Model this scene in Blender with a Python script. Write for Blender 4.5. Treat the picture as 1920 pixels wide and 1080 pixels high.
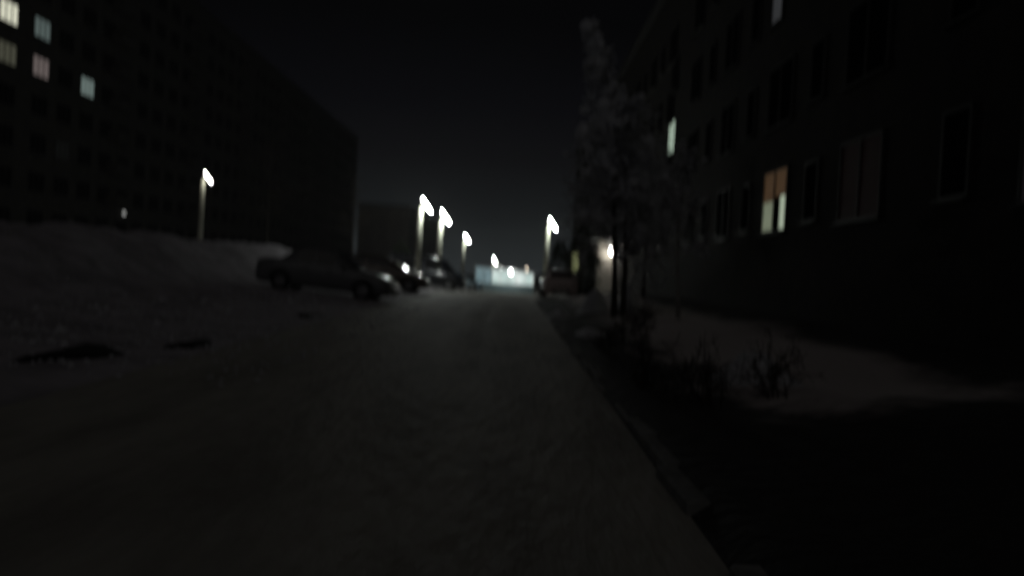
import bpy, bmesh, math, random
from mathutils import Vector, Matrix

for o in list(bpy.data.objects):
    bpy.data.objects.remove(o)
scene = bpy.context.scene
C = scene.collection
R = math.radians
PI = math.pi

# ------------------------------------------------------------------ camera
cam_d = bpy.data.cameras.new('camera')
cam = bpy.data.objects.new('camera', cam_d)
C.objects.link(cam)
cam_d.sensor_width = 36.0
cam_d.lens = 31.9
cam_d.clip_start = 0.05
cam_d.clip_end = 4000
cam.matrix_world = (Matrix.Translation((0, 0, 1.3)) @ Matrix.Rotation(R(90 - 1.18), 4, 'X')
                    @ Matrix.Rotation(R(3.0), 4, 'Z'))
cam_d.dof.use_dof = True               # the phone never found focus in the dark
cam_d.dof.focus_distance = 2.2
cam_d.dof.aperture_fstop = 1.4
cam_d.dof.aperture_ratio = 2.0
scene.camera = cam

# ------------------------------------------------------------------ night sky
world = bpy.data.worlds.new('World')
scene.world = world
world.use_nodes = True
nt = world.node_tree
bg = nt.nodes['Background']
tc = nt.nodes.new('ShaderNodeTexCoord')
sx = nt.nodes.new('ShaderNodeSeparateXYZ')
rp = nt.nodes.new('ShaderNodeValToRGB')
nt.links.new(tc.outputs['Generated'], sx.inputs[0])
nt.links.new(sx.outputs['Z'], rp.inputs[0])
nt.links.new(rp.outputs['Color'], bg.inputs['Color'])
cr = rp.color_ramp
cr.elements[0].position = 0.0
cr.elements[0].color = (.030, .035, .037, 1)
cr.elements[1].position = 1.0
cr.elements[1].color = (.0006, .0006, .0008, 1)
for p, c in ((.06, (.0088, .0103, .0112)), (.115, (.0043, .0044, .0052)), (.175, (.0022, .0022, .0031)),
             (.26, (.0009, .0009, .0012))):
    e = cr.elements.new(p)
    e.color = (*c, 1)
bg.inputs['Strength'].default_value = 1.0

# the glow of the town overhead, far weaker than any lamp
sun_d = bpy.data.lights.new('night_glow', 'SUN')
sun_d.energy = 0.042
sun_d.angle = R(60)
sun_d.color = (1.0, .96, .93)
sun = bpy.data.objects.new('night_glow', sun_d)
C.objects.link(sun)
sun.rotation_euler = (R(45), R(-4), 0)

scene.view_settings.view_transform = 'Standard'
scene.view_settings.look = 'None'
scene.view_settings.exposure = 0.0
scene.view_settings.gamma = 1.0
scene.view_settings.use_curve_mapping = False
scene.render.engine = 'CYCLES'
cy = scene.cycles
cy.use_denoising = True
cy.max_bounces = 5
cy.volume_bounces = 1
cy.transparent_max_bounces = 8
cy.sample_clamp_indirect = 2.0
cy.use_adaptive_sampling = False


# ------------------------------------------------------------------ helpers
def tag(o, label=None, cat=None, group=None, kind=None):
    if label: o['label'] = label
    if cat: o['category'] = cat
    if group: o['group'] = group
    if kind: o['kind'] = kind
    return o


def empty(name, loc=(0, 0, 0), rz=0.0):
    o = bpy.data.objects.new(name, None)
    C.objects.link(o)
    o.location = loc
    o.rotation_euler = (0, 0, rz)
    return o


def link(name, me, parent=None, loc=None, rot=None):
    o = bpy.data.objects.new(name, me)
    C.objects.link(o)
    if parent is not None: o.parent = parent
    if loc is not None: o.location = loc
    if rot is not None: o.rotation_euler = rot
    return o


class MB:
    def __init__(s):
        s.v = []; s.f = []; s.mi = []

    def add(s, v, f, m=0):
        n = len(s.v)
        s.v += [tuple(p) for p in v]
        s.f += [tuple(i + n for i in q) for q in f]
        s.mi += [m] * len(f)

    def box(s, x0, x1, y0, y1, z0, z1, m=0):
        v = [(x, y, z) for z in (z0, z1) for y in (y0, y1) for x in (x0, x1)]
        s.add(v, [(0, 2, 3, 1), (4, 5, 7, 6), (0, 1, 5, 4), (2, 6, 7, 3), (0, 4, 6, 2), (1, 3, 7, 5)], m)

    def tube(s, pts, rad, n=6, m=0, cap=True):
        pts = [Vector(p) for p in pts]
        rings = []
        for i, p in enumerate(pts):
            d = (pts[min(i + 1, len(pts) - 1)] - pts[max(i - 1, 0)])
            if d.length < 1e-9: d = Vector((0, 0, 1))
            d.normalize()
            a = d.cross(Vector((0, 0, 1)) if abs(d.z) < .9 else Vector((1, 0, 0))).normalized()
            b = d.cross(a)
            r = rad[i] if isinstance(rad, (list, tuple)) else rad
            rings.append([p + (a * math.cos(2 * PI * k / n) + b * math.sin(2 * PI * k / n)) * r for k in range(n)])
        v = [q for ring in rings for q in ring]
        f = []
        for i in range(len(pts) - 1):
            for k in range(n):
                f.append((i * n + k, i * n + (k + 1) % n, (i + 1) * n + (k + 1) % n, (i + 1) * n + k))
        if cap:
            f.append(tuple(range(n - 1, -1, -1)))
            f.append(tuple((len(pts) - 1) * n + k for k in range(n)))
        s.add(v, f, m)

    def mesh(s, name, mats, smooth=False):
        me = bpy.data.meshes.new(name)
        me.from_pydata(s.v, [], s.f)
        for m in (mats if isinstance(mats, (list, tuple)) else [mats]):
            me.materials.append(m)
        me.polygons.foreach_set('material_index', s.mi)
        if smooth:
            me.polygons.foreach_set('use_smooth', [True] * len(s.f))
        me.update()
        return me

    def build(s, name, mats, parent=None, smooth=False, loc=None, rot=None):
        return link(name, s.mesh(name, mats, smooth), parent, loc, rot)


def pm(name, col, rough=.7, col2=None, scale=4.0, bump=0.0, bscale=None, metal=0.0, coat=0.0, stretch=(1, 1, 1), detail=6.0, lo=.4, hi=.6):
    m = bpy.data.materials.new(name)
    m.use_nodes = True
    t = m.node_tree
    b = t.nodes['Principled BSDF']
    b.inputs['Base Color'].default_value = (*col, 1)
    b.inputs['Roughness'].default_value = rough
    b.inputs['Metallic'].default_value = metal
    if coat: b.inputs['Coat Weight'].default_value = coat
    if col2 is not None or bump:
        tcn = t.nodes.new('ShaderNodeTexCoord')
        mp = t.nodes.new('ShaderNodeMapping')
        mp.inputs['Scale'].default_value = stretch
        t.links.new(tcn.outputs['Object'], mp.inputs[0])
        if col2 is not None:
            nz = t.nodes.new('ShaderNodeTexNoise')
            nz.inputs['Scale'].default_value = scale
            nz.inputs['Detail'].default_value = detail
            nz.inputs['Roughness'].default_value = .62
            t.links.new(mp.outputs[0], nz.inputs['Vector'])
            rr = t.nodes.new('ShaderNodeValToRGB')
            rr.color_ramp.elements[0].position = lo
            rr.color_ramp.elements[1].position = hi
            rr.color_ramp.elements[0].color = (*col, 1)
            rr.color_ramp.elements[1].color = (*col2, 1)
            t.links.new(nz.outputs['Fac'], rr.inputs[0])
            t.links.new(rr.outputs[0], b.inputs['Base Color'])
        if bump:
            n2 = t.nodes.new('ShaderNodeTexNoise')
            n2.inputs['Scale'].default_value = bscale or scale * 3
            n2.inputs['Detail'].default_value = 5
            t.links.new(mp.outputs[0], n2.inputs['Vector'])
            bp = t.nodes.new('ShaderNodeBump')
            bp.inputs['Strength'].default_value = bump
            bp.inputs['Distance'].default_value = .06
            t.links.new(n2.outputs['Fac'], bp.inputs['Height'])
            t.links.new(bp.outputs[0], b.inputs['Normal'])
    return m


def em(name, col, strength, col2=None, scale=3.0):
    """Something that gives off light: a lamp or a lit window; col2 mottles it (curtain folds)."""
    m = bpy.data.materials.new(name)
    m.use_nodes = True
    t = m.node_tree
    b = t.nodes['Principled BSDF']
    b.inputs['Base Color'].default_value = (.03, .03, .03, 1)
    b.inputs['Roughness'].default_value = .6
    b.inputs['Specular IOR Level'].default_value = .1
    b.inputs['Emission Color'].default_value = (*col, 1)
    b.inputs['Emission Strength'].default_value = strength
    if col2 is not None:
        tcn = t.nodes.new('ShaderNodeTexCoord')
        mp = t.nodes.new('ShaderNodeMapping')
        mp.inputs['Scale'].default_value = (1, 3, .6)
        nz = t.nodes.new('ShaderNodeTexNoise')
        nz.inputs['Scale'].default_value = scale
        nz.inputs['Detail'].default_value = 3
        rr = t.nodes.new('ShaderNodeValToRGB')
        rr.color_ramp.elements[0].position = .35
        rr.color_ramp.elements[1].position = .65
        rr.color_ramp.elements[0].color = (*col, 1)
        rr.color_ramp.elements[1].color = (*col2, 1)
        t.links.new(tcn.outputs['Object'], mp.inputs[0])
        t.links.new(mp.outputs[0], nz.inputs['Vector'])
        t.links.new(nz.outputs['Fac'], rr.inputs[0])
        t.links.new(rr.outputs[0], b.inputs['Emission Color'])
    return m


M = {}
M['snow'] = pm('old_snow', (.57, .53, .57), .8, (.36, .335, .36), 1.1, 1.0, 4.0, detail=9)
M['snow_clean'] = pm('fresh_snow', (.74, .74, .77), .8, (.6, .6, .63), 2.0, .4, 7.0)
M['road'] = pm('packed_snow_road', (.50, .48, .42), .72, (.34, .322, .285), .8, .7, 5.0, stretch=(1.8, .4, 1), detail=9)
M['kerb'] = pm('concrete_kerb', (.30, .30, .29), .85, (.2, .2, .19), 5, .3)
M['concrete'] = pm('concrete_pole', (.66, .66, .54), .85, (.50, .50, .40), 3, .25, stretch=(1, 1, .3))
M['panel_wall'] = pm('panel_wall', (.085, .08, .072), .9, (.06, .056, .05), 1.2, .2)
M['panel_wall_pale'] = pm('panel_wall_pale', (.32, .29, .25), .9, (.24, .22, .19), 1.2, .2)
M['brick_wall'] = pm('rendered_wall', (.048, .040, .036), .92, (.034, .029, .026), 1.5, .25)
M['render_white'] = pm('white_render', (.66, .66, .63), .85, (.5, .5, .47), 2.2, .2)
M['frame'] = pm('window_frame_paint', (.05, .045, .042), .6, (.035, .032, .03), 6)
M['glass_dark'] = pm('dark_glass', (.010, .011, .013), .35)
M['glass_dark'].node_tree.nodes['Principled BSDF'].inputs['Specular IOR Level'].default_value = 0.0
M['roof'] = pm('tar_roof', (.05, .05, .05), .9, (.08, .08, .08), 3)
M['metal_grey'] = pm('grey_metal', (.2, .2, .2), .45, (.14, .14, .14), 5, metal=.6)
M['metal_dark'] = pm('dark_metal', (.03, .03, .033), .5, (.05, .045, .04), 6)
M['gate_blue'] = pm('pale_blue_gate', (.42, .55, .60), .6, (.30, .42, .47), 2.5, .15)
M['bark'] = pm('bark', (.045, .038, .032), .95, (.08, .07, .06), 12, .6)
M['birch'] = pm('birch_bark', (.42, .40, .37), .85, (.06, .055, .05), 5, .4, stretch=(1, 1, 2.5), lo=.5, hi=.62)
M['needle'] = pm('evergreen_leaf', (.018, .028, .014), .8, (.035, .045, .02), 3)
M['rubber'] = pm('tyre_rubber', (.018, .018, .018), .85, (.03, .03, .03), 12)
M['rim'] = pm('alloy_rim', (.45, .45, .46), .35, (.35, .35, .36), 8, metal=.8)
M['car_glass'] = pm('car_glass', (.01, .011, .012), .05, coat=.5)
M['plastic'] = pm('black_plastic', (.02, .02, .02), .6, (.03, .03, .03), 9)
M['chrome'] = pm('headlamp_glass', (.4, .4, .42), .35, metal=.4, coat=.3)
M['tail'] = pm('tail_lamp_red', (.16, .012, .01), .25, coat=.6)
M['plate'] = pm('number_plate', (.55, .55, .53), .5)
M['melt'] = pm('wet_black_earth', (.006, .006, .006), .75, (.012, .011, .01), 4, .5)
M['lamp'] = em('lamp_light', (.93, 1.0, .95), 190)
M['lamp_lone'] = em('lone_lamp_light', (1.0, .98, .90), 30)
M['lamp_far'] = em('far_lamp_light', (.93, 1.0, .96), 60)
M['lamp_weak'] = em('weak_lamp_light', (1.0, .86, .68), 12.0)
M['lamp_weak2'] = em('weak_cool_lamp_light', (.9, .95, .9), 8.0)
M['lamp_faint'] = em('faint_lamp_light', (.9, .92, .88), .45)
M['porch'] = em('porch_light', (1.0, .97, .90), 50)
M['w_cream'] = em('lit_cream', (.92, .92, .74), .80, (.72, .72, .55))
M['w_teal'] = em('lit_teal', (.62, .80, .74), .16, (.38, .5, .5))
M['w_pink'] = em('lit_pink', (.86, .72, .68), .16, (.62, .5, .48))
M['w_teal2'] = em('lit_teal_bright', (.66, .84, .78), .24, (.5, .66, .62))
M['w_olive'] = em('lit_olive', (.62, .62, .45), .10, (.5, .5, .36))
M['w_faint'] = em('lit_faint', (.5, .55, .52), .006, (.3, .3, .3))
M['w_orange'] = em('lit_orange_blind', (.56, .33, .17), .105, (.30, .16, .08), 5)
M['w_green'] = em('lit_green_curtain', (.66, .74, .52), .27, (.40, .47, .32), 4)
M['w_green_hi'] = em('lit_green_bright', (.78, .9, .70), .46, (.60, .72, .52), 4)
M['w_stair'] = em('lit_stairwell', (.62, .78, .62), .75, (.48, .62, .5))
M['w_grey'] = em('lit_grey', (.6, .62, .66), .055, (.4, .42, .44))
M['w_red'] = em('lit_red_curtain', (.35, .06, .05), .0030, (.2, .03, .03))
M['w_violet'] = em('lit_violet', (.60, .50, .58), .012, (.35, .3, .36))
M['w_yellow'] = em('lit_yellow_green', (.62, .66, .34), .34, (.5, .54, .24))
M['kiosk_light'] = em('frosted_window_light', (.90, 1.0, .96), .92, (.50, .66, .62), .8)
M['kiosk_blue'] = em('frosted_blue_light', (.55, .78, .84), .36, (.33, .50, .55), 2.0)


# ------------------------------------------------------------------ terrain
def sm(t):
    t = min(1, max(0, t))
    return t * t * (3 - 2 * t)


def lerp_tab(x, tab):
    if x <= tab[0][0]: return tab[0][1]
    for (a, za), (b, zb) in zip(tab, tab[1:]):
        if x <= b: return za + (zb - za) * (x - a) / (b - a)
    return tab[-1][1]


LEFT = [(-300, 1.7), (-60, 1.7), (-14.5, 1.62), (-13, 1.78), (-12, 1.80), (-11.2, 1.55), (-9.8, .72), (-9.0, .42), (-8.2, .31), (-4, 0)]
RIGHT = [(1.19, .10), (2, .12), (3, .26), (4.2, .38), (5.5, .46), (7.2, .5), (300, .5)]
RIGHT2 = [(3.6, 0), (3.9, .1), (5.5, .3), (7.2, .5), (300, .5)]


def base(y):
    z = -1.5 * sm((y - 40) / 70)
    if y > 110: z -= 4.5 * sm((y - 110) / 240)
    return z


def lumps(x, y):
    return (math.sin(x * 1.7 + y * .9) * .4 + math.sin(x * .8 - y * 1.3 + 1.1) * .5 + math.sin(x * 3.1 + y * 2.3 + 2) * .22
            + math.sin(x * 5.3 - y * 4.1) * .13 + math.sin(y * .37 + x * .2) * .5)


def ground(x, y):
    z = base(y)
    if x < -4:
        z += lerp_tab(x, LEFT)
        k = sm((-4 - x) / 5.5)
        if y > 24: k *= sm((-9.2 - x) / 1.5)
        z += lumps(x, y) * .115 * k
        if y < 60: z += (math.sin(x * 7.9 + y * 2.7) * math.sin(y * 5.9 - x * 3.3) * .055 + math.sin(x * 11.0 + 1.3 * y) * math.sin(y * 8.7) * .03) * k
    elif x <= 1.04:
        for xc in (-2.95, -1.45, -.55):        # wheel tracks pressed into the packed snow
            xr = xc + .12 * math.sin(y * .21 + xc)
            z -= .03 * math.exp(-((x - xr) / .16) ** 2) * sm((60 - y) / 20)
        z += -.02 * math.sin((x + 4) / 5.04 * PI) ** 2
        z += .012 * lumps(x * 1.3, y * .5) * sm((x + 4) / .8) * sm((1.04 - x) / .5)
    else:
        t = sm((y - 39) / 2.0)
        a = lerp_tab(x, RIGHT) if x >= 1.19 else 0.0
        b = lerp_tab(x, RIGHT2)
        z += a * (1 - t) + b * t
        if x > 1.5:
            z += lumps(x * 1.2, y) * .07 * sm((x - 1.5) / 1.2) * sm((7 - x) / 1.0) * (1 if x < 7 else 0)
    return z


def frange(a, b, s):
    n = max(1, round((b - a) / s))
    return [a + (b - a) * i / n for i in range(n)]


xs = (frange(-350, -60, 48) + frange(-60, -20, 5) + frange(-20, -4, .32) + frange(-4, 1.04, .13) + [1.04] + frange(1.19, 3.6, .2)
      + frange(3.6, 7.4, .3) + frange(7.4, 30, 6) + frange(30, 350, 64) + [350])
ys = (frange(-8, 2, 1.0) + frange(2, 30, .3) + frange(30, 60, .55) + frange(60, 120, 1.3) + frange(120, 360, 9) + frange(360, 700, 60) + [700])
nx = len(xs)
gv = [(x, y, ground(x, y)) for y in ys for x in xs]
regions = {'snow_ground': [], 'road': [], 'verge': []}
for j in range(len(ys) - 1):
    ym = (ys[j] + ys[j + 1]) / 2
    for i in range(nx - 1):
        xm = (xs[i] + xs[i + 1]) / 2
        q = (j * nx + i, j * nx + i + 1, (j + 1) * nx + i + 1, (j + 1) * nx + i)
        if xm < -4 or ym > 125: regions['snow_ground'].append(q)
        elif xm < 1.04 or (ym > 41 and xm < 3.6): regions['road'].append(q)
        else: regions['verge'].append(q)

# verge material: dark soil by the kerb, as dark towards the camera, old snow further back
vm = pm('verge_soil_and_snow', (.5, .5, .5), .85)
t = vm.node_tree
b = t.nodes['Principled BSDF']
g_ = t.nodes.new('ShaderNodeNewGeometry')
sp = t.nodes.new('ShaderNodeSeparateXYZ')
t.links.new(g_.outputs['Position'], sp.inputs[0])
nz = t.nodes.new('ShaderNodeTexNoise')
nz.inputs['Scale'].default_value = .9
nz.inputs['Detail'].default_value = 7
nz.inputs['Roughness'].default_value = .65
t.links.new(g_.outputs['Position'], nz.inputs['Vector'])


def math_node(op, a, b_=None, c=None, clamp=False):
    n = t.nodes.new('ShaderNodeMath')
    n.operation = op
    n.use_clamp = clamp
    for k, val in enumerate((a, b_, c)):
        if val is None: continue
        if isinstance(val, (int, float)): n.inputs[k].default_value = val
        else: t.links.new(val, n.inputs[k])
    return n.outputs[0]


ny = math_node('MULTIPLY_ADD', nz.outputs['Fac'], 5.0, -2.5)
fy = math_node('ADD', sp.outputs['Y'], ny)
fy = math_node('MULTIPLY_ADD', fy, .8, -7.6 * .8, True)
nx2 = math_node('MULTIPLY_ADD', nz.outputs['Fac'], 3.4, -1.7)
fx = math_node('ADD', sp.outputs['X'], nx2)
fx = math_node('MULTIPLY_ADD', fx, 1.3, -1.95 * 1.3, True)
fx2 = math_node('MULTIPLY_ADD', nz.outputs['Fac'], 2.2, 4.1)      # same dark tone again along the foot of the wall
fx2 = math_node('SUBTRACT', fx2, sp.outputs['X'])
fx2 = math_node('MULTIPLY', fx2, 1.2, None, True)
fac = math_node('MULTIPLY', fx, fy, None, True)
fac = math_node('MULTIPLY', fac, fx2, None, True)
mx = t.nodes.new('ShaderNodeMix')
mx.data_type = 'RGBA'
t.links.new(fac, mx.inputs['Factor'])
mx.inputs[6].default_value = (.045, .042, .04, 1)
mx.inputs[7].default_value = (.70, .63, .61, 1)
t.links.new(mx.outputs[2], b.inputs['Base Color'])
n2 = t.nodes.new('ShaderNodeTexNoise')
n2.inputs['Scale'].default_value = 5
n2.inputs['Detail'].default_value = 6
t.links.new(g_.outputs['Position'], n2.inputs['Vector'])
bp = t.nodes.new('ShaderNodeBump')
bp.inputs['Strength'].default_value = .6
bp.inputs['Distance'].default_value = .08
t.links.new(n2.outputs['Fac'], bp.inputs['Height'])
t.links.new(bp.outputs[0], b.inputs['Normal'])
M['verge'] = vm

for name, fs in regions.items():
    used = sorted({i for f in fs for i in f})
    mp_ = {k: n for n, k in enumerate(used)}
    mb = MB()
    mb.add([gv[k] for k in used], [tuple(mp_[i] for i in f) for f in fs])
    o = mb.build(name, M[{'snow_ground': 'snow', 'road': 'road', 'verge': 'verge'}[name]], smooth=True)
    tag(o, kind='structure')

# kerb: concrete stones end to end along the right edge of the road
rng = random.Random(3)
kerb = empty('kerb', (1.115, 0, 0))
tag(kerb, 'low concrete kerb along the right edge of the snowy road', 'kerb')
km = MB()
km.box(-.072, .072, -.485, .485, -.16, .095)
bmk = bmesh.new()
kme = km.mesh('kerb_stone', M['kerb'])
bmk.from_mesh(kme)
bmesh.ops.bevel(bmk, geom=bmk.edges[:], offset=.015, segments=1, affect='EDGES')
bmk.to_mesh(kme)
bmk.free()
for k in range(40):
    y = .5 + k * .985
    if k in (9, 15, 16, 24): continue               # broken out
    link('kerb_stone', kme, kerb, (rng.uniform(-.035, .03), y, rng.uniform(-.085, -.005)),
         (rng.uniform(-.03, .03), rng.uniform(-.12, .08), rng.uniform(-.03, .03)))

# crumbs of ploughed snow lying over the bank and the road edge: nobody could count them
rng = random.Random(11)
mb = MB()
for _ in range(2600):
    x = -4 - abs(rng.gauss(0, 3.4)) if rng.random() < .85 else rng.uniform(-4.2, -2.6)
    y = rng.uniform(9, 28) if rng.random() < .75 else rng.uniform(28, 45)
    if x < -13 or (x > -9 and 27 < y): continue
    r = rng.uniform(.012, .045) * (1.9 if rng.random() < .15 and x < -5.5 else 1)
    z = ground(x, y) + r * .25
    v = []
    for dx, dy, dz in ((1, 0, 0), (-1, 0, 0), (0, 1, 0), (0, -1, 0), (0, 0, .8), (0, 0, -.6)):
        k = r * rng.uniform(.7, 1.35)
        v.append((x + dx * k, y + dy * k, z + dz * k))
    mb.add(v, [(0, 2, 4), (2, 1, 4), (1, 3, 4), (3, 0, 4), (2, 0, 5), (1, 2, 5), (3, 1, 5), (0, 3, 5)])
o = mb.build('snow_crumbs', M['snow_clean'])
tag(o, 'loose crumbs of ploughed snow scattered over the left bank', 'snow', kind='stuff')


def melt_patch(cx, cy_, rx, ry, seed, label):
    rg = random.Random(seed)
    n, rings = 26, 4
    v = [(cx, cy_, ground(cx, cy_) + .05)]
    f = []
    rad = [1 + .22 * math.sin(3 * 2 * PI * k / n + seed) + rg.uniform(-.12, .12) for k in range(n)]
    for j in range(1, rings + 1):
        for k in range(n):
            a = 2 * PI * k / n
            s_ = j / rings * rad[k]
            x, y = cx + rx * s_ * math.cos(a), cy_ + ry * s_ * math.sin(a)
            v.append((x, y, ground(x, y) + .05 - .07 * (j / rings) ** 4))
    for k in range(n): f.append((0, 1 + k, 1 + (k + 1) % n))
    for j in range(rings - 1):
        for k in range(n):
            a = 1 + j * n + k
            b_ = 1 + j * n + (k + 1) % n
            f.append((a, a + n, b_ + n, b_))
    mb = MB()
    mb.add(v, f)
    o = mb.build('melted_patch', M['melt'], smooth=True)
    tag(o, label, 'melted patch', 'bare black patches melted into the snow')


melt_patch(-4.93, 10.4, .33, 1.05, 1, 'largest black melted patch in the snow at the left')
melt_patch(-4.36, 12.5, .19, .85, 2, 'small black melted patch right of the largest one')
melt_patch(-4.45, 20.0, .30, .75, 5, 'faint far melted patch in front of the dark grey sedan')


# ------------------------------------------------------------------ buildings
def frame_mesh(w, h, n, key={}, depth=.07, t_=.06):
    k = (w, h, n)
    if k not in key:
        mb = MB()
        mb.box(-depth, 0, -w / 2, w / 2, -h / 2, -h / 2 + t_)
        mb.box(-depth, 0, -w / 2, w / 2, h / 2 - t_, h / 2)
        for i in range(n + 1):
            c = -w / 2 + t_ / 2 + (w - t_) * i / n
            mb.box(-depth + .004, -.002, c - t_ / 2, c + t_ / 2, -h / 2 + t_, h / 2 - t_)
        mb.box(-depth - .09, -.004, -w / 2 - .06, w / 2 + .06, -h / 2 - .05, -h / 2 - .004)
        key[k] = mb.mesh('window', M['frame'])
    return key[k]


def pane_mesh(w, h, m, key={}):
    k = (round(w, 3), round(h, 3), m)
    if k not in key:
        mb = MB()
        mb.box(-.03, -.012, -w / 2, w / 2, -h / 2, h / 2)
        key[k] = mb.mesh('pane', M[m])
    return key[k]


def window(b_, x, y, z, w, h, n, side, lit=None):
    """side -1: the facade looks to -x (right-hand block), +1: it looks to +x (left-hand block)."""
    o = link('window', frame_mesh(w, h, n), b_, (x, y, z), (0, 0, 0 if side < 0 else PI))
    pw = (w - .06 * (n + 1)) / n
    if isinstance(lit, (list, tuple)):
        return o
    if lit is None:
        link('pane', pane_mesh(w - .12, h - .12, 'glass_dark'), o)
    else:
        for i in range(n):
            link('pane', pane_mesh(pw, h - .12, lit), o, (0, -w / 2 + .06 + pw / 2 + i * (pw + .06), 0))
    return o


# --- right-hand five-storey block beside the road
XR = 7.2
rb = empty('apartment_block', (0, 0, 0))
tag(rb, 'dark five-storey apartment block close along the right side behind the trees', 'building')
mb = MB()
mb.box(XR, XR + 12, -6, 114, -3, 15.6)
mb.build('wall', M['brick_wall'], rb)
mb = MB()
mb.box(XR - .35, XR + 12.35, -6.35, 114.35, 15.603, 15.95)
mb.build('roof', M['roof'], rb)
mb = MB()
mb.box(XR - .08, XR - .002, -5.9, 113.9, -2.9, 1.15)
mb.build('plinth', M['brick_wall'], rb)
lit_r = {(2, 0): 'special', (1, 0): 'w_red', (0, 0): 'w_violet'}
for c in range(16):
    y = 12.9 + 6.2 * c if c else 11.85
    for fl in range(4):
        z = 3.58 + 2.95 * fl
        s_ = lit_r.get((c, fl))
        if (c, fl) == (2, 2):
            window(rb, XR, 26.1, z, 1.1, 1.6, 1, -1, 'w_grey')
        elif s_ == 'special':
            w, h = 2.3, 1.75
            o = window(rb, XR, y, z, w, h, 2, -1, ())
            pw = (w - .18) / 2
            for i, (lower, ylo) in enumerate((('w_green_hi', 0), ('w_green', 0))):
                yy = -w / 2 + .06 + pw / 2 + i * (pw + .06)
                hh = h - .12
                zl = hh * (.50 if i else .56)
                q = link('pane', pane_mesh(pw * (.52 if i == 0 else .98), zl, lower), o, (0, yy - (pw * .23 if i == 0 else 0), -hh / 2 + zl / 2))
                q = link('blind', pane_mesh(pw, hh - zl - .01, 'w_orange'), o, (0, yy, hh / 2 - (hh - zl - .01) / 2))
                if i == 0:
                    link('curtain', pane_mesh(pw * .46, zl, 'glass_dark'), o, (0, yy + pw * .26, -hh / 2 + zl / 2))
        else:
            window(rb, XR, y, z, 2.3 if c < 3 else 1.9, 1.75 if c != 0 else 2.0, 2, -1, s_)
        if c not in (4, 9, 14):
            window(rb, XR, y + 3.1, z, 1.0, 1.5, 1, -1, None)
for c in (43.0, 65.9, 100.2):        # stairwell windows sit half a storey higher
    for fl in range(3):
        window(rb, XR, c, 4.95 + 2.95 * fl, 1.7, 1.6, 2, -1, 'w_stair' if (c < 50 and fl == 1) else None)


def vestibule(y0, y1, x0, label_lit=None):
    zb = ground(XR - .1, y0) - .6
    v = MB()
    v.box(x0, XR - .01, y0, y1, zb, 3.55)
    o = v.build('entrance_porch', M['panel_wall_pale'], rb)
    r_ = MB()
    r_.box(x0 - .6, XR - .012, y0 - .25, y1 + .25, 3.553, 3.72)
    r_.build('canopy', M['kerb'], o)
    d = MB()
    d.box(x0 - .05, x0 - .003, (y0 + y1) / 2 - .55, (y0 + y1) / 2 + .55, .4, 2.5)
    d.build('door', M['metal_dark'], o)
    return o


vestibule(64.0, 68.0, 5.95)
p2 = vestibule(99.0, 103.0, 6.2)
mb = MB()
mb.box(6.42, 7.06, 98.965, 98.995, 1.5, 3.4)
mb.build('pane', M['w_yellow'], p2)


def lathe_ellipsoid(mb, c, ax, rad, n=10, m_=7, lo=0.0, hi=1.0, mi=0):
    """part of an ellipsoid; ax = (unit long axis, unit side, unit up); rad = radii along them; lo..hi slice along up (0 bottom)."""
    L, S, U = ax
    v, f = [], []
    th0, th1 = PI * (1 - hi), PI * (1 - lo)
    for j in range(m_ + 1):
        th = th0 + (th1 - th0) * j / m_
        for k in range(n):
            ph = 2 * PI * k / n
            v.append(Vector(c) + L * rad[0] * math.sin(th) * math.cos(ph) + S * rad[1] * math.sin(th) * math.sin(ph) + U * rad[2] * math.cos(th))
    for j in range(m_):
        for k in range(n):
            a, b_ = j * n + k, j * n + (k + 1) % n
            f.append((a, a + n, b_ + n, b_))
    mb.add(v, f, mi)


def bulkhead(x, y, z, dirv, m, label, r=.14, group=None):
    """a small round wall lamp on a bracket; dirv points away from the wall"""
    o = empty('wall_lamp', (x, y, z))
    d = Vector(dirv)
    mb = MB()
    mb.tube([(0, 0, 0), d * .10], .05, 8)
    mb.tube([d * .09, d * .12], r * .95, 12)
    mb.build('bracket', M['metal_dark'], o)
    mb = MB()
    lathe_ellipsoid(mb, d * (.12 + r * .75), (Vector((1, 0, 0)), Vector((0, 1, 0)), Vector((0, 0, 1))), (r, r, r * 1.1), 10, 8)
    mb.build('globe', M[m], o, smooth=True)
    return tag(o, label, 'lamp', group)


bulkhead(6.93, 64.0 - .004, 3.0, (0, -1, 0), 'porch', 'bright white porch lamp on the entrance of the right block', .25)

# --- left-hand nine-storey block beyond the snow bank
XL = -36.0
lb = empty('apartment_block', (0, 0, 0))
tag(lb, 'long dark nine-storey panel block at the left with a few lit windows', 'building')
mb = MB()
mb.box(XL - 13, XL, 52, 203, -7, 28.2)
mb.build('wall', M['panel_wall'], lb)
mb = MB()
mb.box(XL - 13.3, XL + .3, 51.7, 203.3, 28.203, 28.6)
mb.build('roof', M['roof'], lb)
lit_l = {(0, 5): 'w_cream', (1, 5): 'w_teal', (0, 4): 'w_olive', (1, 4): 'w_pink', (3, 4): 'w_teal2', (2, 2): 'w_faint'}
for c in range(-2, 31):
    y = 64.3 + 3.7 * c - (.8 if c == 0 else 0)
    for fl in range(9):
        z = 3.1 + 2.85 * fl
        window(lb, XL, y, z, 2.3, 1.5, 3, +1, lit_l.get((c, fl)))
mb = MB()
for c in range(31, 37):              # the farthest windows, a pixel or two each
    for fl in range(9):
        y, z = 64.3 + 3.7 * c, 3.1 + 2.85 * fl
        mb.box(XL + .004, XL + .06, y - 1.15, y + 1.15, z - .75, z + .75)
tag(mb.build('far_windows', M['glass_dark'], lb), kind='stuff')
for fl in range(9):
    mb = MB()
    zz = 3.1 + 2.85 * fl - 1.32
    mb.box(XL + .002, XL + .035, 52.1, 202.9, zz, zz + .05)
    mb.build('panel_joint', M['panel_wall'], lb)
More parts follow.
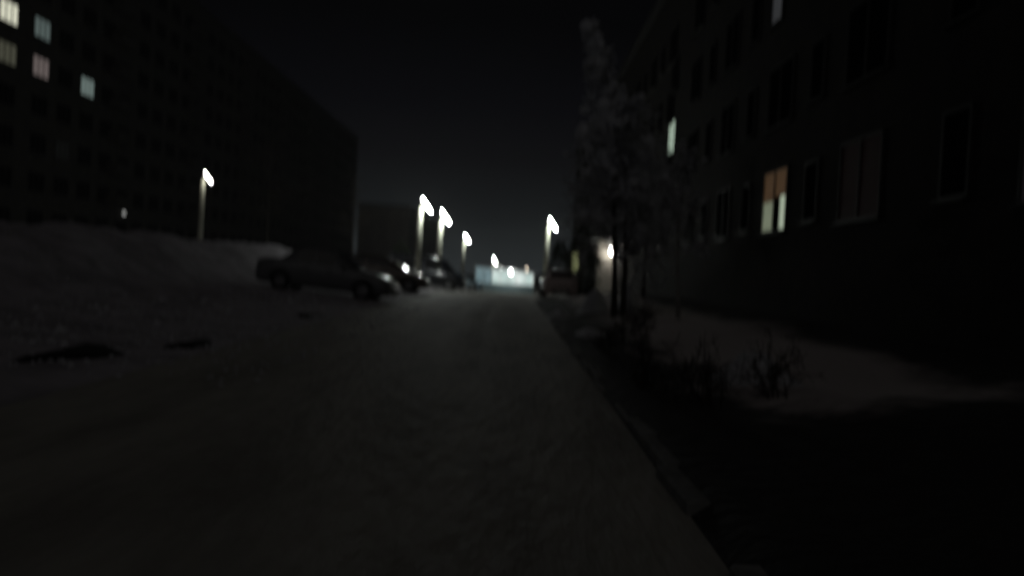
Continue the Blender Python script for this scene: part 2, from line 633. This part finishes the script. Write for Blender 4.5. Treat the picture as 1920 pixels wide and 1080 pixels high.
for k, c in enumerate((4, 9, 14, 19, 24)):
    for fl in range(1, 9):
        y = 64.3 + 3.7 * c + 1.85
        z = 3.1 + 2.85 * fl
        mb = MB()
        mb.box(XL + .003, XL + 1.1, y - 1.5, y + 1.5, z - 1.05, z - .93)
        mb.box(XL + 1.03, XL + 1.1, y - 1.5, y + 1.5, z - .927, z - .02)
        mb.box(XL + .003, XL + 1.027, y - 1.5, y - 1.45, z - .927, z - .02)
        mb.box(XL + .003, XL + 1.027, y + 1.45, y + 1.5, z - .927, z - .02)
        mb.build('balcony', M['panel_wall'], lb)
bulkhead(XL + .004, 83.0, 4.55, (1, 0, 0), 'lamp_faint', 'faint small lamp on the left block just above the snow bank', .16)

# --- second, lower block further down on the left
sb = empty('apartment_block', (0, 0, 0))
tag(sb, 'lower pale five-storey block in the haze behind the street lamps', 'building')
XS = -25.0
mb = MB()
mb.box(XS - 12, XS, 214, 300, -8, 14.6)
mb.build('wall', M['panel_wall_pale'], sb)
mb = MB()
mb.box(XS - 12.3, XS + .3, 213.7, 300.3, 14.603, 14.95)
mb.build('roof', M['roof'], sb)
for c in range(7):
    y = 218 + 12 * c
    for fl in range(5):
        window(sb, XS, y, -.6 + 2.75 * fl, 1.75, 1.5, 2, +1, None)
for c in range(3):      # windows in the end wall that looks up the road
    for fl in range(5):
        link('window', frame_mesh(1.75, 1.5, 2), sb, (XS - 2.5 - 3.5 * c, 214, -.6 + 2.75 * fl), (0, 0, PI / 2))

# --- low kiosk with a lit frosted front closing the view
KY = 110.0
kz = ground(-1, 108) - .05
kx0, kx1 = -4.6, 2.7
ks = empty('kiosk', (0, 0, 0))
tag(ks, 'low white kiosk with a bright frosted window front at the end of the road', 'kiosk')


def ktop(x): return 1.42 - (x - kx0) / (kx1 - kx0) * .50


mb = MB()
v = []
for y in (KY, KY + 5):
    v += [(kx0, y, kz - .4), (kx1, y, kz - .4), (kx1, y, ktop(kx1)), (kx0, y, ktop(kx0))]
mb.add(v, [(0, 1, 2, 3), (7, 6, 5, 4), (0, 4, 5, 1), (1, 5, 6, 2), (2, 6, 7, 3), (3, 7, 4, 0)])
mb.build('wall', M['render_white'], ks)
mb = MB()
v = []
for y in (KY - .35, KY + 5.3):
    v += [(kx0 - .3, y, ktop(kx0) + .03), (kx1 + .3, y, ktop(kx1) - .01), (kx1 + .3, y, ktop(kx1) + .12), (kx0 - .3, y, ktop(kx0) + .16)]
mb.add(v, [(0, 1, 2, 3), (7, 6, 5, 4), (0, 4, 5, 1), (1, 5, 6, 2), (2, 6, 7, 3), (3, 7, 4, 0)])
mb.build('roof', M['snow_clean'], ks)
mb = MB()
mb.box(kx0 + .1, kx1 - .1, KY - .08, KY - .004, kz + .02, kz + 1.0)
mb.build('plinth', M['gate_blue'], ks)
NP = 7
for i in range(NP):
    xa = kx0 + .14 + (kx1 - kx0 - .28) * i / NP
    xb = kx0 + .14 + (kx1 - kx0 - .28) * (i + 1) / NP - .06
    mb = MB()
    v = []
    for y in (KY - .05, KY - .006):
        v += [(xa, y, kz + 1.07), (xb, y, kz + 1.07), (xb, y, ktop(xb) - .1), (xa, y, ktop(xa) - .1)]
    mb.add(v, [(0, 1, 2, 3), (7, 6, 5, 4), (0, 4, 5, 1), (1, 5, 6, 2), (2, 6, 7, 3), (3, 7, 4, 0)])
    mb.build('pane', M['kiosk_blue' if i < 2 else 'kiosk_light'], ks)
    mb = MB()
    mb.box(xb + .004, xb + .056, KY - .07, KY - .003, kz + 1.03, ktop(xb) - .06)
    mb.build('mullion', M['render_white'], ks)


# ------------------------------------------------------------------ street lamps
def street_lamp(x, y, top, label, m='lamp', group='street lamps along the road', s=1.0, low=None):
    z0 = (ground(x, y) if low is None else low) - .05
    o = empty('street_lamp', (x, y, z0))
    H = top - z0
    mb = MB()
    mb.tube([(0, 0, 0), (0, 0, H * .5), (0, 0, H - .1)], [.18 * s, .16 * s, .13 * s], 8)
    mb.build('pole', M['concrete'], o, smooth=True)
    mb = MB()
    mb.tube([(0, 0, 0), (0, 0, .35)], [.29 * s, .25 * s], 8)
    mb.build('base', M['kerb'], o)
    mb = MB()
    pts = [(0, 0, H - .25), (.02, 0, H + .12), (.10, 0, H + .30), (.22, 0, H + .33)]
    mb.tube(pts, .035, 6)
    mb.build('arm', M['metal_grey'], o, smooth=True)
    L = Vector((.60, 0, -.80)).normalized()       # the head hangs steeply from the arm
    U = Vector((.80, 0, .60)).normalized()
    S = Vector((0, 1, 0))
    c = Vector((.34, 0, H + .04))
    mb = MB()
    lathe_ellipsoid(mb, c + U * .035, (L, S, U), (.45 * s, .080 * s, .075 * s), 12, 4, .52, 1.0)
    mb.build('housing', M['metal_grey'], o, smooth=True)
    mb = MB()
    lathe_ellipsoid(mb, c, (L, S, U), (.43 * s, .070 * s, .08 * s), 12, 6, 0.0, .62)
    mb.build('lamp_bowl', M[m], o, smooth=True)
    return tag(o, label, 'street lamp', group)


street_lamp(-20.4, 59.0, 6.2, 'street lamp on a pale pole standing alone beyond the left snow bank', 'lamp_lone')
street_lamp(-5.05, 48.0, 4.40, 'nearest left street lamp, behind the parked cars')
street_lamp(-4.95, 60.0, 4.48, 'second left street lamp, lower right of the nearest one', s=1.15)
street_lamp(-5.55, 100.0, 4.37, 'third left street lamp, smaller against the grey sky glow')
street_lamp(2.15, 60.0, 4.38, 'street lamp on the right side against the snowy tree')
street_lamp(-3.2, 140.0, 2.42, 'small distant street lamp just above the left part of the kiosk', 'lamp_far', s=1.2)
street_lamp(-2.4, 160.0, 1.35, 'dim distant street lamp at the kiosk roof', 'lamp_weak2', s=.8)
street_lamp(2.2, 165.0, 1.35, 'dim warm distant street lamp at the right end of the kiosk roof', 'lamp_weak', s=.8)
bulkhead(-.25, KY - .36, .93, (0, -1, 0), 'lamp_far', 'bright round lamp under the eave of the white kiosk', .17)


# ------------------------------------------------------------------ trees and shrubs
def grow(wood, snow, rg, p, d, length, r, level, maxlev, nside, up=.15, snowy=.7, kids=(9, 5), droop=0.0):
    n = 5 if level == 0 else 3 if level < maxlev else 2
    if level == 1: n = 4
    pts, rr = [Vector(p)], [r]
    d = Vector(d).normalized()
    for i in range(n):
        j = .10 if level == 0 else .28
        d = (d + Vector((rg.gauss(0, j), rg.gauss(0, j), rg.gauss(0, j) + up - droop * (i / n)))).normalized()
        pts.append(pts[-1] + d * (length / n))
        rr.append(max(.0035, r * (1 - .85 * (i + 1) / n)))
    wood.tube(pts, rr, 6 if level == 0 else 4 if level < maxlev else 3, cap=False)
    if level > 0 and rg.random() < snowy:
        sp_ = [q + Vector((0, 0, q_r * .55 + .012)) for q, q_r in zip(pts, rr)]
        snow.tube(sp_, [q_r * .8 + .016 * rg.uniform(.5, 1.5) for q_r in rr], 4, cap=False)
    if level >= maxlev: return
    k = kids[min(level, len(kids) - 1)]
    for i in range(k):
        t_ = rg.uniform(.25, 1.0)
        seg = min(n - 1, int(t_ * n))
        q = pts[seg].lerp(pts[seg + 1], t_ * n - seg)
        a = rg.uniform(0, 2 * PI)
        dd = (pts[seg + 1] - pts[seg]).normalized()
        side = dd.cross(Vector((math.cos(a), math.sin(a), .3))).normalized()
        grow(wood, snow, rg, q, dd * .7 + side * .8, length * rg.uniform(.32, .55), max(.004, rr[seg] * .55), level + 1, maxlev, nside, up, snowy, kids, droop)


def bare_tree(x, y, H, spread, seed, label, group=None, stems=((0, 0, 0),), bark='bark', limbs=34, crown0=.28, snowy=.75, lean=(0, 0), clumps=0):
    rg = random.Random(seed)
    z0 = ground(x, y) - .08
    o = empty('bare_tree', (x, y, z0))
    wood, snow, trunk = MB(), MB(), MB()
    for (sx_, sy_, hh) in stems:
        h_ = H * (1 - hh)
        pts = []
        n = 8
        for i in range(n + 1):
            t_ = i / n
            pts.append(Vector((sx_ * (1 + t_ * 1.5) + lean[0] * t_ * t_ + .08 * math.sin(3 * t_ + seed), sy_ * (1 + t_) + lean[1] * t_ * t_ + .07 * math.sin(4 * t_ + 2 * seed), h_ * t_)))
        r0 = .010 * H + .012
        rr = [max(.012, r0 * (1 - .88 * i / n)) * (1.25 if i == 0 else 1) for i in range(n + 1)]
        trunk.tube(pts, rr, 8)
        m_ = max(8, limbs // len(stems))
        for i in range(m_):
            t_ = crown0 + (1 - crown0) * (i + rg.random()) / m_
            seg = min(n - 1, int(t_ * n))
            q = pts[seg].lerp(pts[seg + 1], t_ * n - seg)
            a = rg.uniform(0, 2 * PI) + i * 2.4
            ln = spread * (1.0 - .72 * ((t_ - crown0) / (1 - crown0))) * rg.uniform(.7, 1.2)
            grow(wood, snow, rg, q, (math.cos(a), math.sin(a), .55), ln, max(.010, rr[seg] * .42), 1, 3, 4, .05, snowy, (0, 8, 4), .10)
    for _ in range(clumps):                  # wet snow balled up on the outer branches
        c = Vector(rg.choice(wood.v))
        if c.x > -.35 and rg.random() < .8: continue
        q = rg.uniform(.07, .21)
        lathe_ellipsoid(snow, c + Vector((0, 0, q * .3)), (Vector((1, 0, 0)), Vector((0, 1, 0)), Vector((0, 0, 1))),
                        (q * rg.uniform(.8, 1.5), q * rg.uniform(.8, 1.5), q * rg.uniform(.6, 1.2)), 6, 4)
    trunk.build('trunk', M[bark], o, smooth=True)
    wood.build('crown', M['bark'], o)
    if snow.v: tag(snow.build('snow_load', M['snow_clean'], o), kind='stuff')
    return tag(o, label, 'tree', group)


def evergreen(x, y, H, r, seed, label, n=3800, name='evergreen_shrub'):
    rg = random.Random(seed)
    z0 = ground(x, y) - .05
    o = empty(name, (x, y, z0))
    tr = MB()
    tr.tube([(0, 0, 0), (0, 0, H * .9)], [.05 + .012 * H, .01], 6)
    tr.build('trunk', M['bark'], o)
    lf = MB()
    blobs = [(rg.uniform(0, 2 * PI), rg.uniform(.0, 1), rg.uniform(.7, 1.25)) for _ in range(26)]
    for _ in range(n):
        a0, t0, k0 = rg.choice(blobs)
        t_ = min(.99, max(.02, t0 + rg.gauss(0, .09)))
        a = a0 + rg.gauss(0, .55)
        prof = (math.sin(PI * (t_ ** .7)) ** .6) * (1 - .45 * t_)
        q = r * prof * k0 * math.sqrt(rg.uniform(.25, 1))
        c = Vector((q * math.cos(a), q * math.sin(a), .12 + t_ * (H - .1)))
        u = Vector((math.cos(a) + rg.gauss(0, .5), math.sin(a) + rg.gauss(0, .5), rg.gauss(.3, .5))).normalized()
        w = u.cross(Vector((rg.gauss(0, 1), rg.gauss(0, 1), rg.gauss(0, 1)))).normalized()
        s1, s2 = rg.uniform(.07, .15), rg.uniform(.03, .06)
        lf.add([c, c + u * s1 * .5 + w * s2, c + u * s1, c + u * s1 * .5 - w * s2], [(0, 1, 2, 3)])
    lf.build('crown', M['needle'], o)
    return tag(o, label, 'shrub')


def twig_shrub(x, y, H, seed, label, stems=12, snowy=0.0):
    rg = random.Random(seed)
    o = empty('bare_shrub', (x, y, ground(x, y) - .04))
    wood, snow = MB(), MB()
    for i in range(stems):
        a = rg.uniform(0, 2 * PI)
        grow(wood, snow, rg, (rg.gauss(0, .07), rg.gauss(0, .07), 0), (math.cos(a) * .55, math.sin(a) * .55, 1), H * rg.uniform(.7, 1.1), .012, 1, 3, 4, .05, snowy, (0, 6, 4))
    wood.build('branches', M['bark'], o)
    if snow.v: tag(snow.build('snow_load', M['snow_clean'], o), kind='stuff')
    return tag(o, label, 'shrub', 'bare shrubs on the right verge')


bare_tree(2.75, 23.0, 6.9, 1.65, 4, 'tall bare tree with snow on its branches beside the right kerb', stems=((-.05, .05, 0), (.14, -.1, .22)), limbs=80, crown0=.26, snowy=.8, lean=(-.70, 0), clumps=230)
bare_tree(3.75, 20.5, 3.9, 1.1, 9, 'darker bare tree with a pale trunk close right of the snowy tree', bark='birch', limbs=18, crown0=.40, snowy=.35)
bare_tree(4.7, 33.0, 5.4, 1.6, 14, 'bare tree farther back between the snowy tree and the right block', limbs=34, snowy=.6)
bare_tree(-11.4, 64.0, 6.0, 2.2, 21, 'dark bare tree behind the parked cars at the left', limbs=30, snowy=0)
bare_tree(-15.5, 57.0, 7.4, 2.6, 22, 'dark bare tree on the bank right of the lone left lamp', limbs=32, snowy=0)
evergreen(2.75, 54.0, 3.3, 1.05, 31, 'dark bushy evergreen under the right street lamp')
evergreen(3.75, 50.0, 3.9, 1.2, 32, 'larger dark evergreen right of the bushy one')
evergreen(-8.2, 66.0, 3.2, 1.3, 33, 'dark evergreen behind the van at the left')
twig_shrub(2.0, 8.5, .62, 41, 'dark bare shrub against the pale snow patch, nearest on the right verge', 10)
twig_shrub(2.62, 8.9, .55, 42, 'thin bare shrub right of the nearest one on the verge', 9)
twig_shrub(1.75, 12.2, .6, 43, 'bare shrub close to the kerb, second from the camera', 7)
twig_shrub(2.0, 15.5, .5, 44, 'bare shrub close to the kerb, third from the camera', 7)
twig_shrub(1.45, 9.6, .34, 46, 'small twiggy shrub pressed against the kerb, nearest the camera', 9)
twig_shrub(1.5, 13.6, .42, 47, 'small twiggy shrub pressed against the kerb near the foot of the trees', 9)
twig_shrub(2.75, 19.0, .55, 45, 'leggy bare shrub at the foot of the snowy tree', 14)


def snow_pile(x, y, rx, ry, h, seed, label):
    rg = random.Random(seed)
    n, rings = 22, 7
    v = [(x, y, ground(x, y) + h)]
    ph = [rg.uniform(0, 6.28) for _ in range(4)]
    for j in range(1, rings + 1):
        for k in range(n):
            a = 2 * PI * k / n
            q = j / rings * (1 + .16 * math.sin(2 * a + ph[0]) + .10 * math.sin(3 * a + ph[1]))
            px_, py_ = x + rx * q * math.cos(a), y + ry * q * math.sin(a)
            z = h * (1 - sm(j / rings)) * (1 + .22 * math.sin(4 * a + ph[2] + j)) - .05 * (j / rings) ** 3
            v.append((px_, py_, ground(px_, py_) + z))
    f = [(0, 1 + k, 1 + (k + 1) % n) for k in range(n)]
    for j in range(rings - 1):
        for k in range(n):
            a, b_ = 1 + j * n + k, 1 + j * n + (k + 1) % n
            f.append((a, a + n, b_ + n, b_))
    mb = MB()
    mb.add(v, f)
    return tag(mb.build('snow_pile', M['snow_clean'], smooth=True), label, 'snow pile', 'ploughed snow piles on the right verge')


snow_pile(2.45, 26.5, .55, 1.2, .62, 1, 'pale snow pile left of the tree trunks on the right verge')
snow_pile(3.5, 27.0, .5, 1.2, .66, 2, 'rounded snow pile seen between the tree trunks')
snow_pile(1.55, 17.6, .34, 1.3, .12, 4, 'low snow drift lying over the kerb beyond the twiggy shrubs')
snow_pile(1.3, 25.0, .42, 1.6, .2, 5, 'long snow drift over the kerb in front of the rear car')
snow_pile(2.75, 10.2, .55, .9, .28, 3, 'low snow pile behind the nearest bare shrub')

# far wood that reads as one mass at the end of the view
rg = random.Random(77)
mb = MB()
for _ in range(9000):
    x = rg.uniform(-160, 160)
    y = rg.uniform(330, 360)
    hh = 4.2 + 1.6 * math.sin(x * .13) + 1.1 * math.sin(x * .41 + 2)
    z = -6.2 + rg.uniform(0, hh)
    a = rg.uniform(0, PI)
    s_ = rg.uniform(.35, .9)
    u = Vector((math.cos(a), math.sin(a), rg.uniform(-.4, .4))) * s_
    w = Vector((0, 0, 1)) * s_ * .8
    c = Vector((x, y, z))
    mb.add([c - u, c - w, c + u, c + w], [(0, 1, 2, 3)])
o = mb.build('far_wood', M['needle'])
tag(o, 'low dark belt of far trees beyond the kiosk', 'trees', kind='stuff')


# ------------------------------------------------------------------ cars
def make_car(name, label, cat, loc, heading, pitch, paint, kind, L=4.4, W=1.76, H=1.46, group='cars parked along the left side of the road'):
    """nose towards local +x"""
    root = empty(name, loc)
    root.rotation_euler = (0, pitch, heading)
    h = L / 2
    if kind == 'sedan':      # (x/h, bottom, shoulder, half width k, top, top half width k)
        S = [(-1.0, .34, .60, .80, .62, .70), (-.975, .22, .84, .90, .90, .80), (-.90, .20, .92, .96, .985, .84), (-.66, .20, .94, 1.0, 1.0, .84), (-.40, .20, .945, 1.0, H - .05, .66),
             (-.25, .20, .94, 1.0, H, .67), (-.02, .20, .93, 1.0, H, .68), (.14, .20, .92, 1.0, H - .06, .68), (.45, .20, .90, 1.0, .955, .82), (.70, .20, .82, .98, .88, .80), (.90, .21, .72, .92, .76, .74), (.975, .24, .60, .84, .63, .66), (1.0, .36, .50, .74, .52, .58)]
        ws, rs, sw = (.15, .44), (-.64, -.41), ((-.40, -.14), (-.11, .16))
    elif kind == 'hatch':
        S = [(-1.0, .36, .70, .82, .74, .72), (-.97, .22, .93, .92, 1.0, .74), (-.80, .20, .96, .98, H - .12, .68), (-.62, .20, .96, 1.0, H - .02, .70),
             (-.30, .20, .955, 1.0, H, .71), (-.02, .20, .94, 1.0, H, .71), (.14, .20, .93, 1.0, H - .05, .70), (.50, .20, .91, 1.0, .965, .82), (.74, .20, .83, .98, .88, .80), (.92, .21, .72, .92, .76, .74), (.98, .24, .60, .84, .63, .66), (1.0, .36, .50, .76, .52, .60)]
        ws, rs, sw = (.16, .49), (-.95, -.81), ((-.74, -.36), (-.32, .18))
    else:                    # van
        S = [(-1.0, .36, .90, .90, 1.0, .86), (-.985, .24, 1.0, .96, H - .15, .80), (-.93, .22, 1.02, 1.0, H - .02, .80), (-.5, .22, 1.02, 1.0, H, .81), (0, .22, 1.02, 1.0, H, .81),
             (.34, .22, 1.0, 1.0, H - .03, .80), (.42, .22, 1.0, 1.0, H - .12, .78), (.70, .22, .98, 1.0, 1.06, .82), (.90, .22, .88, .96, .94, .80), (.975, .25, .70, .88, .74, .74), (1.0, .36, .55, .8, .58, .66)]
        ws, rs, sw = (.43, .69), (-.999, -.95), ((-.55, -.1), (-.02, .36))
    w2 = W / 2

    def st(u):
        for a, b_ in zip(S, S[1:]):
            if a[0] <= u <= b_[0]:
                k = (u - a[0]) / (b_[0] - a[0])
                return [p + (q - p) * k for p, q in zip(a, b_)]
        return list(S[-1] if u > 0 else S[0])

    def section(s_):
        u, zb, zs, hw, zt, tw = s_
        hw *= w2
        tw *= w2
        half = [(hw * .80, zb), (hw * .97, zb + .10), (hw, zb + (zs - zb) * .45), (hw * .985, zs - .04), (hw * .95, zs + .01),
                (tw + (hw * .95 - tw) * .08, zt - .05), (tw * .90, zt), (tw * .45, zt + .02)]
        return [(u * h, -y, z) for y, z in half] + [(u * h, y, z) for y, z in reversed(half)]

    v, f = [], []
    secs = [section(s_) for s_ in S]
    m_ = len(secs[0])
    for q in secs: v += q
    for i in range(len(secs) - 1):
        for k in range(m_):
            f.append((i * m_ + k, (i + 1) * m_ + k, (i + 1) * m_ + (k + 1) % m_, i * m_ + (k + 1) % m_))
    f.append(tuple(range(m_)))
    f.append(tuple((len(secs) - 1) * m_ + k for k in range(m_ - 1, -1, -1)))
    mb = MB()
    mb.add(v, f)
    body = mb.build('body', paint, root, smooth=True)
    # side glass
    for sgn in (-1, 1):
        for (a, b_) in sw:
            mb = MB()
            vv = []
            nn = 6
            for i in range(nn + 1):
                u = a + (b_ - a) * i / nn
                s_ = st(u)
                hw, tw = s_[3] * w2, s_[5] * w2
                for t_ in (.10, .86):
                    y = hw * .95 + (tw - hw * .95) * t_ * .95
                    z = s_[2] + .01 + (s_[4] - .05 - s_[2]) * t_
                    vv.append((u * h, sgn * (y + .012), z))
            mb.add(vv, [(2 * i, 2 * i + 2, 2 * i + 3, 2 * i + 1) for i in range(nn)])
            mb.build('side_window', M['car_glass'], root)
    for nm, (a, b_) in (('windscreen', ws), ('rear_window', rs)):
        mb = MB()
        vv = []
        for i in range(5):
            u = a + (b_ - a) * i / 4
            s_ = st(u)
            tw = s_[5] * w2
            for k in range(5):
                yy = (-1 + k / 2) * tw * .86
                vv.append((u * h + (.012 if nm == 'windscreen' else -.012), yy, s_[4] + .018 + .012 * (1 - abs(-1 + k / 2))))
        mb.add(vv, [(i * 5 + k, i * 5 + k + 1, (i + 1) * 5 + k + 1, (i + 1) * 5 + k) for i in range(4) for k in range(4)])
        mb.build(nm, M['car_glass'], root, smooth=True)
    # wheels
    wr = .325 if kind != 'van' else .35
    for ux in (-.60, .62):
        for sgn in (-1, 1):
            wo = MB()
            x0, y0 = ux * h, sgn * (w2 - .10)
            ring = [(.60, -.10), (.95, -.105), (1.0, -.07), (1.0, .07), (.95, .105), (.60, .10)]
            vv = [(x0 + wr * r_ * math.cos(2 * PI * k / 20), y0 + dy, wr + wr * r_ * math.sin(2 * PI * k / 20)) for r_, dy in ring for k in range(20)]
            nr = len(ring)
            wo.add(vv, [(i * 20 + k, ((i + 1) % nr) * 20 + k, ((i + 1) % nr) * 20 + (k + 1) % 20, i * 20 + (k + 1) % 20) for i in range(nr) for k in range(20)])
            tyre = wo.build('wheel', M['rubber'], root, smooth=True)
            ri = MB()
            oy = y0 + sgn * .075
            vv = [(x0 + wr * .62 * math.cos(2 * PI * k / 20), oy, wr + wr * .62 * math.sin(2 * PI * k / 20)) for k in range(20)] + [(x0, oy + sgn * .02, wr)]
            ri.add(vv, [(k, (k + 1) % 20, 20) for k in range(20)])
            ri.build('rim', M['rim'], tyre)
            ar = MB()
            ya = sgn * (w2 * 1.0 + .002)
            vv = []
            for k in range(13):
                a = PI * k / 12
                for r_ in (wr * 1.04, wr * 1.22):
                    vv.append((x0 + r_ * math.cos(a), ya, wr + r_ * math.sin(a)))
                vv.append((x0 + wr * 1.22 * math.cos(a), ya - sgn * .12, wr + wr * 1.22 * math.sin(a)))
            ar.add(vv, [(3 * k, 3 * k + 3, 3 * k + 4, 3 * k + 1) for k in range(12)] + [(3 * k + 1, 3 * k + 4, 3 * k + 5, 3 * k + 2) for k in range(12)])
            ar.build('wheel_arch', M['plastic'], root, smooth=True)
    for sgn in (-1, 1):
        mb = MB()
        lathe_ellipsoid(mb, (h * .925, sgn * w2 * .66, .66 if kind != 'van' else .80), (Vector((.6, sgn * -.8, 0)).normalized(), Vector((.8, sgn * .6, 0)).normalized(), Vector((0, 0, 1))), (.20, .09, .085), 12, 6)
        mb.build('headlight', M['chrome'], root, smooth=True)
        mb = MB()
        lathe_ellipsoid(mb, (-h * .965, sgn * w2 * .70, .80), (Vector((0, 1, 0)), Vector((1, 0, 0)), Vector((0, 0, 1))), (.16, .06, .10), 12, 6)
        mb.build('tail_light', M['tail'], root, smooth=True)
        mb = MB()
        mx_ = ws[1] * h - .28
        lathe_ellipsoid(mb, (mx_, sgn * (w2 + .09), 1.0), (Vector((0, 1, 0)), Vector((1, 0, 0)), Vector((0, 0, 1))), (.11, .06, .075), 10, 6)
        mb.build('mirror', paint, root, smooth=True)
        for dk in (0, 1):
            mb = MB()
            xx = (-.22 + dk * .34) * h
            yy = sgn * (w2 * .992)
            mb.box(xx - .09, xx + .09, min(yy, yy + sgn * .025), max(yy, yy + sgn * .025), .80, .83)
            mb.build('door_handle', paint, root)
    for nm, xx in (('front_bumper', h), ('rear_bumper', -h)):
        mb = MB()
        s_ = 1 if xx > 0 else -1
        vv = []
        for k in range(9):
            a = -1 + k / 4
            xo = xx + s_ * (.05 - .16 * a * a)
            for z in (.30, .46):
                vv.append((xo, a * w2 * .9, z))
        for k in range(9):
            a = -1 + k / 4
            xo = xx + s_ * (-.06 - .16 * a * a)
            for z in (.30, .46):
                vv.append((xo, a * w2 * .9, z))
        ff = [(2 * k, 2 * k + 2, 2 * k + 3, 2 * k + 1) for k in range(8)] + [(2 * k + 1, 2 * k + 3, 18 + 2 * k + 3, 18 + 2 * k + 1) for k in range(8)]
        mb.add(vv, ff)
        mb.build(nm, M['plastic'], root, smooth=True)
        mb = MB()
        xp = xx + s_ * .056
        mb.box(min(xp, xp + s_ * .012), max(xp, xp + s_ * .012), -.26, .26, .33, .44)
        mb.build('number_plate', M['plate'], root)
    return tag(root, label, cat, group)


def paint(name, col, rough=.28, coat=1.0):
    return pm(name, col, rough, tuple(c * .8 for c in col), 9, 0, coat=coat, metal=.25)


def park(x_nose, y, L):
    xc = x_nose - L / 2
    za, zb = ground(xc - .6 * L / 2, y), ground(xc + .62 * L / 2, y)
    return (xc, y, (za + zb) / 2 - .01), math.atan2(za - zb, .61 * L)


loc, pt = park(-3.85, 30.0, 4.5)
make_car('parked_car', 'dark grey sedan parked nose to the road, nearest of the parked cars', 'car', loc, R(-6), pt, paint('paint_black', (.20, .205, .215), .5, .5), 'sedan', 4.5, 1.78, 1.50)
loc, pt = park(-3.75, 41.0, 4.2)
make_car('parked_car', 'brownish grey hatchback parked just behind the dark grey sedan', 'car', loc, R(-4), pt, paint('paint_brown', (.16, .13, .115)), 'hatch', 4.2, 1.74, 1.44)
loc, pt = park(-2.75, 53.5, 4.7)
make_car('parked_van', 'tall dark van parked nose to the road beyond the hatchback', 'van', loc, R(-3), pt, paint('paint_navy', (.02, .022, .03)), 'van', 4.7, 1.85, 1.86)
loc, pt = park(-2.3, 72.0, 4.3)
make_car('parked_car', 'blue-grey car parked farthest back, left of the bright kiosk', 'car', loc, R(-2), pt, paint('paint_blue', (.14, .22, .27)), 'hatch', 4.3, 1.74, 1.45)
make_car('parked_car', 'reddish silver car seen from behind under the evergreen on the right', 'car', (2.35, 46.0, ground(2.35, 46.0) - .01), R(91), 0, paint('paint_rose', (.60, .48, .47), .5, .3), 'hatch', 4.1, 1.72, 1.42, group=None)

# ------------------------------------------------------------------ haze
mb = MB()
mb.box(-365, 365, -12, 720, -9, 30)
hz = mb.build('haze', [])
hm = bpy.data.materials.new('haze_air')
hm.use_nodes = True
t = hm.node_tree
for n in list(t.nodes): t.nodes.remove(n)
out = t.nodes.new('ShaderNodeOutputMaterial')
pv = t.nodes.new('ShaderNodeVolumePrincipled')
pv.inputs['Color'].default_value = (.86, .88, .88, 1)
pv.inputs['Density'].default_value = .0008
pv.inputs['Anisotropy'].default_value = .2
t.links.new(pv.outputs[0], out.inputs['Volume'])
hz.data.materials.clear()
hz.data.materials.append(hm)
tag(hz, 'thin damp night haze over the whole street', 'haze', kind='stuff')
